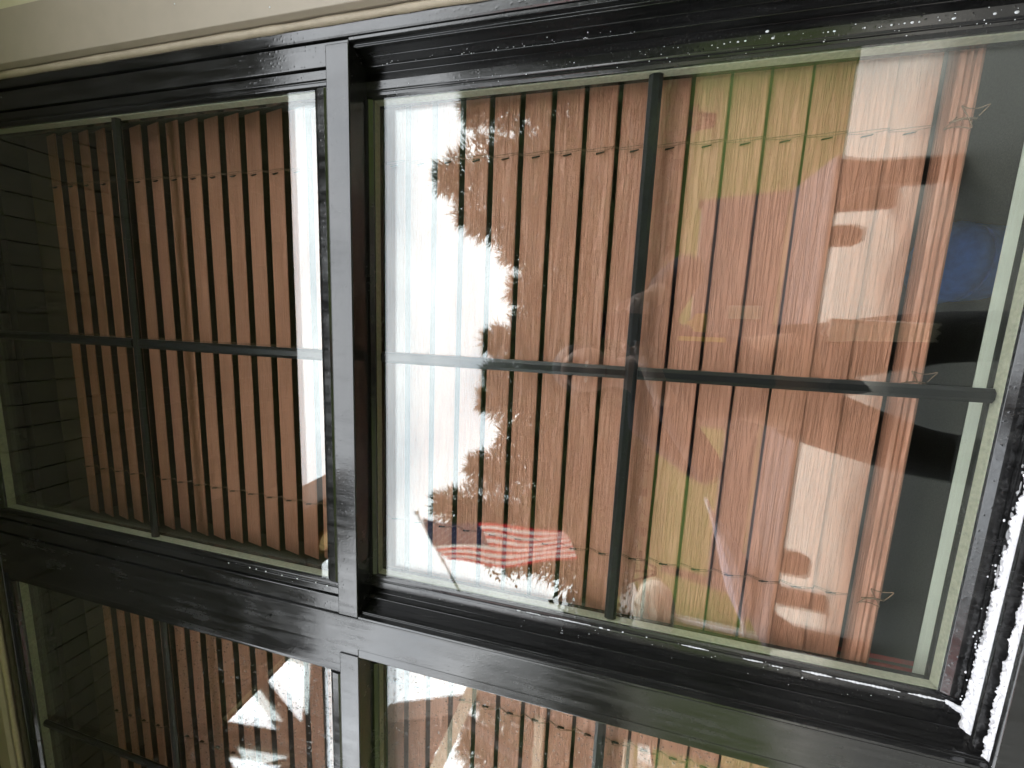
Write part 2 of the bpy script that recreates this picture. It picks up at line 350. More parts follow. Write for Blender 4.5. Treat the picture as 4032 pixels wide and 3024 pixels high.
r_ = bmesh.ops.extrude_face_region(bm, geom=bm.faces[:]); bmesh.ops.translate(bm, verts=[e for e in r_['geom'] if isinstance(e, bmesh.types.BMVert)], vec=(.022, 0, 0))
bmesh.ops.recalc_face_normals(bm, faces=bm.faces); me = bpy.data.meshes.new('eave_bracket'); bm.to_mesh(me); bm.free()
me.materials.append(M['beam']); me.materials.append(M['cream_timber_and_lit_edge'])
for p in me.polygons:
    if abs(p.normal.x) < .5: p.material_index = 1  # edge faces paler: light on the board thickness put into the colour
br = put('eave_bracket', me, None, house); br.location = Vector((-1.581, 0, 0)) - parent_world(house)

# ------------------------------------------------------------------ the room behind the glass
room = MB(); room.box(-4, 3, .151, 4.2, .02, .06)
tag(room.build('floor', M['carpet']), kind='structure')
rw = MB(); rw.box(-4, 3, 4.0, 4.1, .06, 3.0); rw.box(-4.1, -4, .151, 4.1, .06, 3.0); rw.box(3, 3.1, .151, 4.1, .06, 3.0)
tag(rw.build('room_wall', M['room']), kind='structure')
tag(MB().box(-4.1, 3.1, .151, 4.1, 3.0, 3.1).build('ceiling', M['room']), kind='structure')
ot = thing('bar_stool', (.18, .55, .06), 'tall stool with round blue seat inside behind the lower pane', 'stool')
MB().ball((.18, .55, .85), (.085, .09, .05), 24, 10).build('cushion', M['blue_fabric'], ot, smooth=True)
MB().tube([(.18, .55, .825), (.18, .55, .78)], [.08, .075], 24).build('base', M['blue_fabric'], ot, smooth=False)
for a in (45, 135, 225, 315):
    MB().tube([(.18 + .06 * math.cos(R(a)), .55 + .06 * math.sin(R(a)), .78), (.18 + .15 * math.cos(R(a)), .55 + .15 * math.sin(R(a)), .06)], .013, 8).build('leg', M['bench_dark'], ot)

cl = thing('curtain', (-.478, .13, ZC - .50), 'red curtain edge with yellow border inside the lower left corner', 'curtain')
MB().prism([(-.4855, .122), (-.474, .122), (-.470, .130), (-.475, .138), (-.469, .148), (-.4855, .149)], ZC - .4995, ZC - .37, 'z').build('red_fold', M['red_fabric'], cl, .002)
MB().prism([(-.4855, .108), (-.478, .108), (-.474, .1215), (-.4855, .1215)], ZC - .4995, ZC - .405, 'z').build('yellow_border', M['yellow_fabric'], cl, .002)

# ------------------------------------------------------------------ windows
def window(cx, label, glassm, fm, mull_side):
    wd = thing('window', (cx, .03, ZC - .47), label, 'window')
    X = lambda a: cx + a
    jo = {-1: .4315, 1: .4315}
    if mull_side == 1: jo[1] = .442
    flange = [s for s in (-1, 1) if s != mull_side]
    # head and sill
    hd = MB(); hd.box(X(-.4315), X(jo[1]), .003, .07, ZC + 1.2705, ZC + 1.2985); hd.build('head_frame', fm, wd, .0012)
    prof = [(.072, -.4668), (.0405, -.4668), (.0235, -.4700), (.0230, -.4625), (.0190, -.4625), (.0185, -.4735), (.0060, -.4770), (.0055, -.4690), (.0015, -.4690), (.0, -.4705), (.0, -.505), (.072, -.505)]
    MB().prism([(a, ZC + b) for a, b in prof], X(-.4270), X(.4270), 'x').build('sill', fm, wd, .0007)
    for s in (-1, 1):
        o = jo[s]
        sx = lambda a: X(s * a)
        def bx(mb, a, b, y0, y1, z0, z1): mb.box(min(sx(a), sx(b)), max(sx(a), sx(b)), y0, y1, z0, z1)
        j = MB()
        bx(j, .4014, o, .004, .06, ZC + .3655, ZC + 1.2700)
        j.build('side_jamb', fm, wd, .0012)
        j = MB()
        prof = [(o, .0015), (.4276, .0015), (.4276, .0105), (.4245, .0108), (.4245, .0135), (.4276, .0138), (.4276, .035), (.4165, .035), (.4165, .0335), (.4131, .0335), (.4131, .047), (.3999, .047), (.3999, .071), (o, .071)]
        pp = [(sx(a), b) for a, b in prof]
        j.prism(pp, ZC - .4985, ZC + .3640, 'z').build('jamb_track', fm, wd, .0006)
        if s in flange:
            f = MB(); f.prism([(sx(a), b) for a, b in ((.4330, .03), (.4330, .0012), (.4345, 0.0), (.4470, .0), (.4485, .0015), (.4485, .03))], ZC - .505, ZC + 1.2985, 'z'); f.build('flange', fm, wd)
    mr = MB(); mr.box(X(-.4270 if mull_side != -1 else -.4310), X(.4270), .002, .0445, ZC + .3645, ZC + .4012); mr.build('meeting_rail', fm, wd, .0014)
    # sashes
    def sash(name, yf, zb, zt, ht, hb, hb2, gy, zm, tp):
        s = MB(); w = .3998
        for sg in (-1, 1):
            pr = [(w, yf + .0), (.3885, yf), (.3870, yf + .0022), (.3845, yf + .0012), (.3815, yf + .0014), (.3785, yf + .0045), (.3785, yf + .03), (w, yf + .03)]
            s.prism([(X(sg * a), b) for a, b in pr], ZC + zb - hb2, ZC + zt + ht, 'z')
        o = s.build(name, fm, wd, .0005)
        rl = MB()
        rl.prism([(yf + .001, ZC + zt + ht), (yf + .001, ZC + zt + .006), (yf + .0045, ZC + zt), (yf + .0295, ZC + zt), (yf + .0295, ZC + zt + ht)], X(-.3780), X(.3780), 'x')
        rl.prism([(yf + .001, ZC + zb - hb2), (yf + .001, ZC + zb - hb + .004), (yf - .0006, ZC + zb - hb + .007), (yf + .0003, ZC + zb - .007), (yf + .0045, ZC + zb), (yf + .0295, ZC + zb), (yf + .0295, ZC + zb - hb2)], X(-.3780), X(.3780), 'x')
        rl.build('rail', fm, o, .0005)
        for k, y in enumerate(gy):
            MB().box(X(-.3835), X(.3835), y, y + .0028, ZC + zb - .006, ZC + zt + .006).build('glass_pane', glassm if k == 0 else M['glass'], o, origin=(cx, y, ZC + .5 * (zb + zt)))
        y0, y1 = gy[0] + .0032, gy[1] - .0004
        sp = MB(); e = .3770
        sp.box(X(-.3832), X(-e), y0, y1, ZC + zb - .005, ZC + zt + .005); sp.box(X(e), X(.3832), y0, y1, ZC + zb - .005, ZC + zt + .005)
        sp.box(X(-e + .0002), X(e - .0002), y0, y1, ZC + zb - .005, ZC + zb + .0006); sp.box(X(-e + .0002), X(e - .0002), y0, y1, ZC + zt - .0008, ZC + zt + .005)
        sp.build('spacer_bar', M['spacer'], o)
        yc = .5 * (y0 + y1); a, b, c = .0085, .0045, .0040
        hexp = lambda: [(-a, -.0016), (-c, -b), (c, -b), (a, -.0016), (a, .0016), (c, b), (-c, b), (-a, .0016)]
        MB().prism([(yc + q_, ZC + zm + p_) for p_, q_ in hexp()], X(-e + .0004), X(e - .0004), 'x').build('muntin_bar', M['muntin'], o)
        MB().prism([(X(0) + p_, yc + q_) for p_, q_ in hexp()], ZC + zb + .005, ZC + zm - a + .0002, 'z').build('muntin_bar', M['muntin'], o)
        MB().prism([(X(0) + p_, yc + q_) for p_, q_ in hexp()], ZC + zm + a - .0002, ZC + zt - .006, 'z').build('muntin_bar', M['muntin'], o)
        return o
    sash('upper_sash', .0075, .4275, 1.2470, .0228, .0255, .0255, (.0120, .0280), .828, 0)
    sash('lower_sash', .0415, -.4430, .3560, .035, .0235, .0235, (.0460, .0620), -.0377, 0)
    MB().box(X(-.434), X(.434), .0755, .104, ZC - .480, ZC - .4537).build('stool', M['stool'], wd, .002)
    ap = MB(); ap.box(X(-.46), X(-.4345), .0755, .15, ZC - .5, ZC + 1.29); ap.box(X(.4345), X(.46), .0755, .15, ZC - .5, ZC + 1.29); ap.box(X(-.434), X(.434), .0755, .15, ZC + 1.262, ZC + 1.29); ap.box(X(-.434), X(.434), .1042, .15, ZC - .52, ZC - .50)
    ap.build('inside_reveal', M['reveal'], wd)
    return wd
rwin = window(RCX, 'clean black framed sash window with grille bars and wet soapy sill', M['glass'], M['frame_wet'], -1)
lwin = window(LCX, 'rain spotted black sash window beside the mullion at the picture edge', M['glass_wet'], M['frame'], 1)
mul = thing('window_mullion', (-.512, .0, ZC - .5), 'flat black mullion cover joining the two windows', 'mullion')
MB().prism([(-.5402, .07), (-.5402, .0012), (-.5390, 0), (-.4852, 0), (-.4840, .0012), (-.4840, .07)], ZC - .505, ZC + 1.2985, 'z').build('cover', M['frame'], mul)
ins = MB(); ins.tube([(-.5195, -.0018, ZC + .545), (-.5160, -.0018, ZC + .5385)], [.0013, .0017], 6)
tag(ins.build('insect', M['gasket']), 'tiny dark insect resting on the mullion cover', 'insect')

# ------------------------------------------------------------------ blinds
PIT = .0453; SY = .090
def slat_mesh():
    wz, wy, t = .0200, .0043, .0022         # half height, half depth of the tilted slat, thickness
    pts = []
    u = Vector((wy, wz)).normalized(); n = Vector((-u.y, u.x)); h = math.hypot(wy, wz)
    for a, b in ((-h, -t * .1), (-h + .0012, -t * .5), (h - .0012, -t * .5), (h, -t * .1), (h, t * .1), (h - .0012, t * .5), (-h + .0012, t * .5), (-h, t * .1)):
        q_ = u * a - n * b; crown = .0016 * (1 - (a / h) ** 2)
        pts.append((q_.x - crown, q_.y))
    return MB().prism(pts, -.403, .403, 'x').mesh('slat')
SM = slat_mesh()
def blind(cx, label):
    bl = thing('window_blind', (cx, SY, ZC + 1.2), label, 'blind')
    zs = []
    z = .552 - PIT / 2
    while z > -.215: zs.append(z); z -= .0457
    low = zs[-1]
    z = .552 + PIT / 2; up = []
    while z < 1.13: up.append(z); z += PIT
    allz = sorted(up + zs)
    extra = [low - .0455, low - .0875, low - .1300]
    random.seed(int(abs(cx) * 1000))
    for z in allz + extra:
        o = put('slat', SM, M['slat'], bl); o.location = Vector((cx + random.uniform(-.001, .001), SY, ZC + z)) - parent_world(bl)
        o.rotation_euler = (R(random.uniform(-1.0, 1.0)), R(random.uniform(-.06, .06)), 0)
        if z in extra: o.rotation_euler[0] += R(6 if z == extra[0] else 3); o.location.y -= .001
    zr = low - .1740
    rl = MB().prism([(SY - .007, ZC + zr + .010), (SY - .010, ZC + zr + .006), (SY - .0085, ZC + zr + .003), (SY - .0105, ZC + zr), (SY - .0085, ZC + zr - .004), (SY - .0105, ZC + zr - .008), (SY - .007, ZC + zr - .0125), (SY + .012, ZC + zr - .0125), (SY + .012, ZC + zr + .010)], cx - .403, cx + .403, 'x')
    rl.build('bottom_rail', M['slat'], bl, .0006, origin=(cx, SY, ZC + zr))
    MB().box(cx - .41, cx + .41, SY + .004, SY + .05, ZC + 1.125, ZC + 1.205).build('headrail', M['slot'], bl, .002)
    slots = MB(); allz2 = allz + extra
    for ci, xc in enumerate((.3077, .0065, -.2885)):
        x = cx + xc; mb = MB(); pts = []
        for z in sorted(allz2, reverse=True):
            yt, yb = SY + .0030, SY - .0072
            pts += [(x + .0004, yt - .004, ZC + z + .0195), (x - .0012, yb - .0016, ZC + z), (x + .0003, yb - .0005, ZC + z - .0197)]
            slots.prism([(x - .0045, ZC + z - .006), (x - .0039, ZC + z - .0062), (x - .0056, ZC + z + .0055), (x - .0062, ZC + z + .0053)], SY - .0052, SY - .0010, 'y')
        mb.tube(pts, .0004, 5, True)
        pts2 = [(a - .0016 - .0022 * ((i % 3) == 1), b + .0003, c) for i, (a, b, c) in enumerate(pts)]
        mb.tube(pts2, .00035, 5, True)
        mb.build('ladder_cord', M['cord'], bl, smooth=True)
        kn = MB(); zk = ZC + zr; loop = []
        random.seed(ci + int(abs(cx) * 100))
        for i in range(40):
            t = i / 39 * 2 * math.pi
            loop.append((x + .013 * math.sin(t) + .004 + .004 * math.sin(3 * t), SY - .0135 - .0015 * math.cos(2 * t), zk - .002 - .010 * math.sin(2 * t) - .010 * math.cos(t * .5)))
        kn.tube(loop, .0006, 5); kn.tube([(x, SY - .012, zk + .012), (x + .003, SY - .0135, zk), (x + .002, SY - .013, zk - .012)], .0012, 6)
        kn.build('cord_knot', M['cord'], bl, smooth=True)
    so = slots.build('cord_slots', M['slot'], bl); so['kind'] = 'stuff'
    return bl
blind(RCX, 'brown faux wood slat blind behind the clean right window, knotted cords below')
blind(LCX, 'brown faux wood slat blind behind the rain spotted window')

# ------------------------------------------------------------------ suds and drops on the frame
def foam_strip(name, x0, x1, y0, y1, zbase, hmax, seed, cov, label):
    nx, ny = 700, 18; V = []; F = []
    for i in range(nx + 1):
        t = i / nx; x = x0 + (x1 - x0) * t
        e = noise.noise((x * 60, seed, 0)) * .5 + noise.noise((x * 190, seed + 3, 0)) * .35 + noise.noise((x * 520, seed + 5, 1)) * .25
        c = cov(x); back = y0 + (y1 - y0) * max(.10, min(1.0, c + .30 * e)); front = y0 + .0004 + .0007 * max(0, noise.noise((x * 150, seed + 9, 2)))
        for j in range(ny + 1):
            s = j / ny; y = front + (back - front) * s
            env = max(0.0, 1 - abs(2 * s - 1) ** 3.2) ** .6
            h = hmax * env * (.75 + .35 * noise.noise((x * 80, y * 160, seed)) + .28 * noise.noise((x * 330, y * 420, seed + 2))) * min(1, c * 1.5 + .25)
            V.append((x, y, zbase(y) - .0003 + max(0.0, h)))
    for i in range(nx):
        for j in range(ny): k = i * (ny + 1) + j; F.append((k, k + 1, k + ny + 2, k + ny + 1))
    me = bpy.data.meshes.new(name); me.from_pydata(V, [], F); me.polygons.foreach_set('use_smooth', [True] * len(F)); me.update()
    o = put(name, me, M['foam']); o['kind'] = 'stuff'; tag(o, label, 'suds'); return o
zb1 = lambda y: ZC - .4668 - (.0405 - y) * .19
foam_strip('soap_suds', -.4640, .342, .0236, .0404, zb1, .0090, 1.7, lambda x: 1.05 - .62 * max(0, min(1, (x + .44) / .34)), 'thick white suds in the sill channel next to the sash')
zb2 = lambda y: ZC - .4737 - (.0185 - y) * .26
foam_strip('soap_suds', -.4780, .342, .0020, .0182, zb2, .0085, 7.1, lambda x: .92 - .25 * max(0, min(1, (x + .3) / .5)), 'white suds in the outermost sill groove')
# lacy bubbles between the suds and the sash, dashes on the stile and single drops, one mass
random.seed(11); bub = MB()
def blob(x, y, z, rx, ry, rz): bub.ball((x, y, z), (rx, ry, rz), 8, 6)
for _ in range(60):
    x = -.452 + abs(random.gauss(0, .16)) + random.uniform(0, .03)
    if x > .33: continue
    y = random.uniform(.031, .0402); r = random.uniform(.0008, .0022)
    blob(x, y, zb1(y) + r * .1, r * random.uniform(1.2, 3.2), r, r * .45)
for _ in range(40):
    x = -.452 + abs(random.gauss(0, .12)); z = ZC - .4668 + abs(random.gauss(0, .0035)); r = random.uniform(.0004, .0012); blob(x, .0408, z, r * 1.6, r * .5, r)
for (x, z0_, z1_) in ((-.4395, .105, .0992), (-.4393, .0897, .0674), (-.4388, .0535, -.0096), (-.4393, -.0228, -.0276), (-.4397, -.0344, -.0381), (-.4385, -.0557, -.0579), (-.4384, -.0899, -.0913), (-.4387, -.1384, -.1744), (-.4448, -.1823, -.1844), (-.4395, -.2187, -.243), (-.4412, -.249, -.2724), (-.439, -.2903, -.3249), (-.4392, -.3296, -.4008), (-.4389, -.4092, -.4485)):
    Lh = (z0_ - z1_) / 2; n = max(1, int(Lh / .0022)); zc_ = (z0_ + z1_) / 2
    for k in range(n):
        t = (k + .5) / n * 2 - 1; r = .0011 * (1 - .65 * abs(t) ** 2) * random.uniform(.8, 1.2) * (1.45 if z0_ < -.28 else 1)
        blob(x + random.uniform(-.0002, .0002), .0422, ZC + zc_ + t * Lh, r, r * .7, max(r * 1.1, Lh / n * 1.25))
for k in range(26):                           # foam neck climbing the corner
    t = k / 25; blob(-.4385 - .006 * t + random.uniform(-.001, .001), .0405 - .004 * t, ZC - .4480 - .0185 * t, .0022 + .003 * t, .002 + .002 * t, .0022 + .002 * t)
film = MB()
for _ in range(330):
    x = -.453 + abs(random.gauss(0, .16)) + random.uniform(0, .02)
    if x > .3: continue
    y = random.uniform(.034, .0404); film.ball((x, y, zb1(y) + .0002), (random.uniform(.0012, .0060), random.uniform(.0005, .0016), .0007), 9, 6)
so = film.build('soap_film', M['film'], smooth=True); so['kind'] = 'stuff'; tag(so, 'thin grey soap film between the suds and the sash', 'soap film')
so = bub.build('soap_bubbles', M['foam'], smooth=True); so['kind'] = 'stuff'; tag(so, 'lacy bubbles and soap dashes along the lower left sash corner', 'bubbles')
random.seed(5); dr = MB()
def drop(x, y, z, r): dr.ball((x, y, z), (r, r * .5, r * random.uniform(.9, 1.5)), 8, 5)
for (x, z, s) in ((.3419, -.0967, 8), (.3418, -.1098, 10), (.3422, -.1244, 14), (.3423, -.132, 12), (.3418, -.1605, 18), (.3496, -.1538, 20), (.3342, -.1614, 6), (.3341, -.1721, 4), (.3413, -.2103, 6), (.3414, -.2149, 10), (.3415, -.2208, 14), (.3413, -.2493, 14), (.341, -.2738, 14), (.3409, -.2803, 7), (.3411, -.2854, 12), (.341, -.2921, 18), (.3407, -.2983, 14), (.34, -.316, 10), (.34, -.3275, 18), (.3401, -.3621, 16), (.3392, -.3799, 22), (.3338, -.2128, 5), (.3343, -.1414, 4), (.3346, -.1252, 4)):
    drop(x, .0415, ZC + z, .00007 * s)
for _ in range(60):
    z = random.uniform(-.02, .34); drop(RCX + .4131 + random.choice((-.0002, .001, .004, .008)) * random.random() + .001, .0335 if random.random() < .6 else .0348, ZC + z, random.uniform(.0003, .0009))
for _ in range(70): drop(RCX + random.uniform(.381, .399), .0410, ZC + random.uniform(-.38, .34), random.uniform(.0002, .0006))
for (x, z) in ((-.4395, .6336), (-.4392, .5867), (-.4393, .5723), (-.4396, .552), (-.44, .5176), (-.4402, .4861), (-.4396, .4486), (-.4405, .426)): drop(x, .0072, ZC + z, random.uniform(.0008, .0016))
for _ in range(40): drop(RCX - random.uniform(.381, .431), .0035 if random.random() < .5 else .0068, ZC + random.uniform(.41, 1.0), random.uniform(.0002, .0005))
for _ in range(45): drop(RCX - random.uniform(.381, .412), .0395, ZC + random.uniform(-.4, .33), random.uniform(.0002, .0007))
for (x, z) in ((.452, .525), (.446, .640), (.4195, .475)): drop(x, -.0122, ZC + z, .0012)
so = dr.build('water_drops', M['drop'], smooth=True); so['kind'] = 'stuff'; tag(so, 'water beads scattered over the black window frame', 'drops')

def bead_material():
    mt = bpy.data.materials.new('water_bead'); mt.use_nodes = True; nt = mt.node_tree; nt.nodes.clear(); n = nt.nodes.new; l = nt.links.new
    o = n('ShaderNodeOutputMaterial'); mx = n('ShaderNodeMixShader'); tr = n('ShaderNodeBsdfTransparent'); gl = n('ShaderNodeBsdfGlossy')
    gl.inputs['Roughness'].default_value = .02; tr.inputs[0].default_value = (.72, .72, .72, 1)
    lw = n('ShaderNodeLayerWeight'); lw.inputs[0].default_value = .5; pw = n('ShaderNodeMath'); pw.operation = 'POWER'; pw.inputs[1].default_value = 3; l(lw.outputs['Facing'], pw.inputs[0])
    ma = n('ShaderNodeMath'); ma.operation = 'MULTIPLY_ADD'; ma.inputs[1].default_value = .9; ma.inputs[2].default_value = .03; l(pw.outputs[0], ma.inputs[0])
    l(ma.outputs[0], mx.inputs[0]); l(tr.outputs[0], mx.inputs[1]); l(gl.outputs[0], mx.inputs[2]); l(mx.outputs[0], o.inputs[0]); return mt
random.seed(31); V = []; F = []
def bead(x, y, z, r):
    k = len(V); V.append((x, y - r * .55, z)); sx, sz = r * random.uniform(.75, 1.2), r * random.uniform(.8, 1.5)
    for (a, b) in ((.62, .43), (1.0, 0.0)):
        for j in range(7): t = j * 2 * math.pi / 7; V.append((x + sx * a * math.cos(t), y - r * b, z + sz * a * math.sin(t)))
    for j in range(7):
        j2 = (j + 1) % 7; F.append((k, k + 1 + j2, k + 1 + j)); F.append((k + 1 + j, k + 1 + j2, k + 8 + j2, k + 8 + j))
for _ in range(6500):
    z = .43 + random.random() ** 1.35 * .8; bead(LCX + random.uniform(-.37, .376), .0119, ZC + z, random.uniform(.0004, .0017) * (1.1 if z < .8 else .8))
for _ in range(4500): bead(LCX + random.uniform(-.1, .376), .0459, ZC + random.uniform(-.44, .352), random.uniform(.0004, .0016))
me = bpy.data.meshes.new('rain_beads'); me.from_pydata(V, [], F); me.polygons.foreach_set('use_smooth', [True] * len(F)); me.update()
o = put('rain_beads', me, bead_material()); tag(o, 'fine water beads covering the left window glass', 'beads', kind='stuff')

#@@OUTSIDE@@
# ------------------------------------------------------------------ outside: patio, lawn, road
def ground_z(y):
    t = max(0.0, min(1.0, (-y - 2.9) / 19.0)); return -.03 - 1.32 * t * t * (3 - 2 * t)
tag(MB().box(-3.2, 4.2, -2.785, .0295, -.12, 0).build('patio', M['darkening_concrete'], bevel=.008), kind='structure')
gm = MB(); xs = [-400, -150, -60, -30] + [-20 + i for i in range(41)] + [30, 60, 150, 400]; ys = [12, 4, .2] + [-.5 * i for i in range(5, 60)] + [-40, -60, -100, -200, -500]
for y in ys:
    for x in xs: gm.v.append((x, y, ground_z(y) - .02 + .03 * noise.noise((x * .4, y * .4, 0)) * (1 if -200 < y < -3.2 else 0)))
nx_ = len(xs)
for a in range(len(ys) - 1):
    for b in range(nx_ - 1): k = a * nx_ + b; gm.f.append((k, k + 1, k + nx_ + 1, k + nx_))
tag(gm.build('lawn', M['lawn'], smooth=True), kind='structure')
tag(MB().box(-120, 120, -31.5, -23.6, -1.55, -1.29).build('road', M['road']), kind='structure')
dv = MB(); rows = 30
for i in range(rows + 1):
    y = -6 - 17.5 * i / rows; dv.v += [(-9.2 - .22 * i, y, ground_z(y) + .035), (-12.2 - .22 * i, y, ground_z(y) + .035)]
dv.f = [(2 * i, 2 * i + 1, 2 * i + 3, 2 * i + 2) for i in range(rows)]
tag(dv.build('driveway', M['concrete']), kind='structure')
random.seed(21); gb = MB()
for _ in range(9000):
    y = -2.80 - abs(random.gauss(0, 1.6)); x = random.uniform(-3.4, 3.2); z = ground_z(y) - .02; h = random.uniform(.03, .075); a = random.uniform(0, 6.28); lx_, ly_ = math.cos(a) * .02, math.sin(a) * .02
    k = len(gb.v); wv = .003; gb.v += [(x - wv * math.sin(a), y + wv * math.cos(a), z), (x + wv * math.sin(a), y - wv * math.cos(a), z), (x + lx_, y + ly_, z + h)]; gb.f.append((k, k + 1, k + 2))
me = bpy.data.meshes.new('grass'); me.from_pydata(gb.v, [], gb.f); o = put('grass', me, M['grass_blade']); tag(o, 'short yellow green lawn grass along the patio edge', 'grass', kind='stuff')

# ------------------------------------------------------------------ trees
def conifer(x, y, h, rad, seed, label, lean=(0, 0), mat='leaf', low=.04):
    rnd = random.Random(seed); z0 = ground_z(y)
    t = thing('conifer_tree', (x, y, z0), label, 'tree', 'trees beyond the lawn')
    tr = MB(); tr.tube([(x, y, z0 - .1), (x + lean[0] * .5, y + lean[1] * .5, z0 + h * .5), (x + lean[0], y + lean[1], z0 + h * .97)], [h * .022, h * .013, .02], 8); tr.build('trunk', M['bark'], t, smooth=True)
    V = []; F = []
    def frond(p, d, up, ln, wd):
        s = d.cross(up)
        if s.length < 1e-4: return
        s.normalize(); k = len(V); m_ = p + d * ln * .45
        V.extend([tuple(p), tuple(m_ + s * wd), tuple(p + d * ln), tuple(m_ - s * wd)]); F.append((k, k + 1, k + 2, k + 3))
    nb = int(110 + h * 17)
    for b in range(nb):
        u = low + (1 - low) * (b / nb) ** .9; a = b * 2.399 + rnd.uniform(-.4, .4)
        rr = rad * (1 - u) ** .62 * rnd.uniform(.42, 1.25) + .12; up_ = rnd.uniform(.05, .5) + .55 * u
        base = Vector((x + lean[0] * u, y + lean[1] * u, z0 + h * u)); dh = Vector((math.cos(a), math.sin(a), 0))
        ns = max(3, int(rr / .17))
        tipp = base + dh * rr + Vector((0, 0, rr * (up_ * .55 - .10)))
        for q_ in range(13): frond(tipp + Vector((rnd.gauss(0, .05), rnd.gauss(0, .05), rnd.gauss(0, .05))), (dh * rnd.uniform(.4, 1) + Vector((rnd.uniform(-.5, .5), rnd.uniform(-.5, .5), rnd.uniform(.1, 1.1)))).normalized(), Vector((rnd.uniform(-1, 1), rnd.uniform(-1, 1), .3)), rnd.uniform(.3, .95), rnd.uniform(.014, .034))
        for s in range(ns):
            f = (s + .6) / ns; p = base + dh * rr * f + Vector((0, 0, rr * (up_ * f * f * .55 - .10 * f)))
            for q_ in range(4):
                sp = 1.1 - .45 * f
                d_ = (dh * rnd.uniform(.35, 1.0) + Vector((rnd.uniform(-sp, sp), rnd.uniform(-sp, sp), rnd.uniform(-.25, .75)))).normalized()
                frond(p + Vector((rnd.gauss(0, .07), rnd.gauss(0, .07), rnd.gauss(0, .07))), d_, Vector((rnd.uniform(-1, 1), rnd.uniform(-1, 1), rnd.uniform(-.3, 1))), rnd.uniform(.18, .48), rnd.uniform(.03, .075))
    for _ in range(420):
        u = low + (.93 - low) * rnd.random() ** 1.1; a = rnd.uniform(0, 6.283); rr = rad * (1 - u) ** .62 * .62 * math.sqrt(rnd.random())
        frond(Vector((x + lean[0] * u + rr * math.cos(a), y + rr * math.sin(a), z0 + h * u)), Vector((rnd.gauss(0, 1), rnd.gauss(0, 1), rnd.gauss(0, .7))).normalized(), Vector((rnd.uniform(-1, 1), rnd.uniform(-1, 1), rnd.uniform(-1, 1))), rnd.uniform(.4, .9), rnd.uniform(.16, .34) * (1.1 - u))
    me = bpy.data.meshes.new('crown'); me.from_pydata(V, [], F); o = put('crown', me, M[mat], t); o.location = -parent_world(t)
    return t
TL = [(14.6, -21.0, 11.9, 3.9, 'tall dark conifer at the right hand end of the tree line'),
      (11.9, -20.4, 11.0, 3.0, 'dark conifer second from the right end of the tree line'),
      (8.1, -20.2, 12.3, 3.3, 'pointed tall conifer right of the middle of the tree line'),
      (6.3, -20.8, 11.3, 2.9, 'conifer leaning on the pointed tall one'),
      (4.6, -22.0, 9.0, 3.2, 'low conifer left of the leaning one'),
      (2.5, -22.0, 8.4, 3.3, 'lowest conifer in the dip of the tree line'),
      (.6, -22.6, 8.3, 3.0, 'small conifer closing the dip in the tree line'),
      (-.9, -21.5, 9.8, 2.3, 'narrow conifer just left of the dip in the tree line'),
      (-2.6, -21.2, 9.6, 2.3, 'narrow feathery conifer near the middle of the tree line'),
      (-4.2, -21.5, 10.0, 2.5, 'feathery conifer left of the middle of the tree line'),
      (-6.6, -22.0, 8.7, 3.2, 'short conifer right of the flag group'),
      (-8.9, -21.5, 10.6, 2.5, 'slender conifer directly right of the flag'),
      (-10.7, -20.4, 12.3, 2.7, 'tallest conifer behind the flag'),
      (-12.3, -20.8, 11.2, 2.6, 'conifer left of the tallest behind the flag'),
      (10.0, -23.5, 10.2, 3.2, 'conifer set back between the two right hand conifers'),
      (-22.6, -20.0, 9.2, 4.2, 'broad conifer seen behind the pavilion on its patio side'),
      (-27.5, -20.5, 10.2, 4.4, 'broad conifer right behind the pavilion roof'),
      (-33.0, -21.0, 10.0, 4.6, 'outermost broad conifer beyond the pavilion')]
for k, (x, y, h, r, lb) in enumerate(TL): conifer(x, y, h, r, 40 + k, lb, (random.uniform(-.3, .3), 0))
random.seed(77)
hm = []; hf = []
for _ in range(15000):
    x = random.uniform(-60, 70); y = random.uniform(-47, -37); z = -1.4 + abs(random.gauss(0, 1)) * 2.4 * (1 + .5 * noise.noise((x * .15, 3, 1))); z = min(z, 5.5)
    d_ = Vector((random.gauss(0, 1), random.gauss(0, 1), random.gauss(0, 1))).normalized(); e = d_.orthogonal().normalized(); k = len(hm); L_, W_ = random.uniform(.5, 1.1), random.uniform(.25, .5); c = Vector((x, y, z))
    hm += [tuple(c - d_ * L_), tuple(c + e * W_), tuple(c + d_ * L_), tuple(c - e * W_)]; hf.append((k, k + 1, k + 2, k + 3))
me = bpy.data.meshes.new('far_wood'); me.from_pydata(hm, [], hf); o = put('far_wood', me, M['leaf']); tag(o, 'dense dark wood across the road', 'wood', kind='stuff')
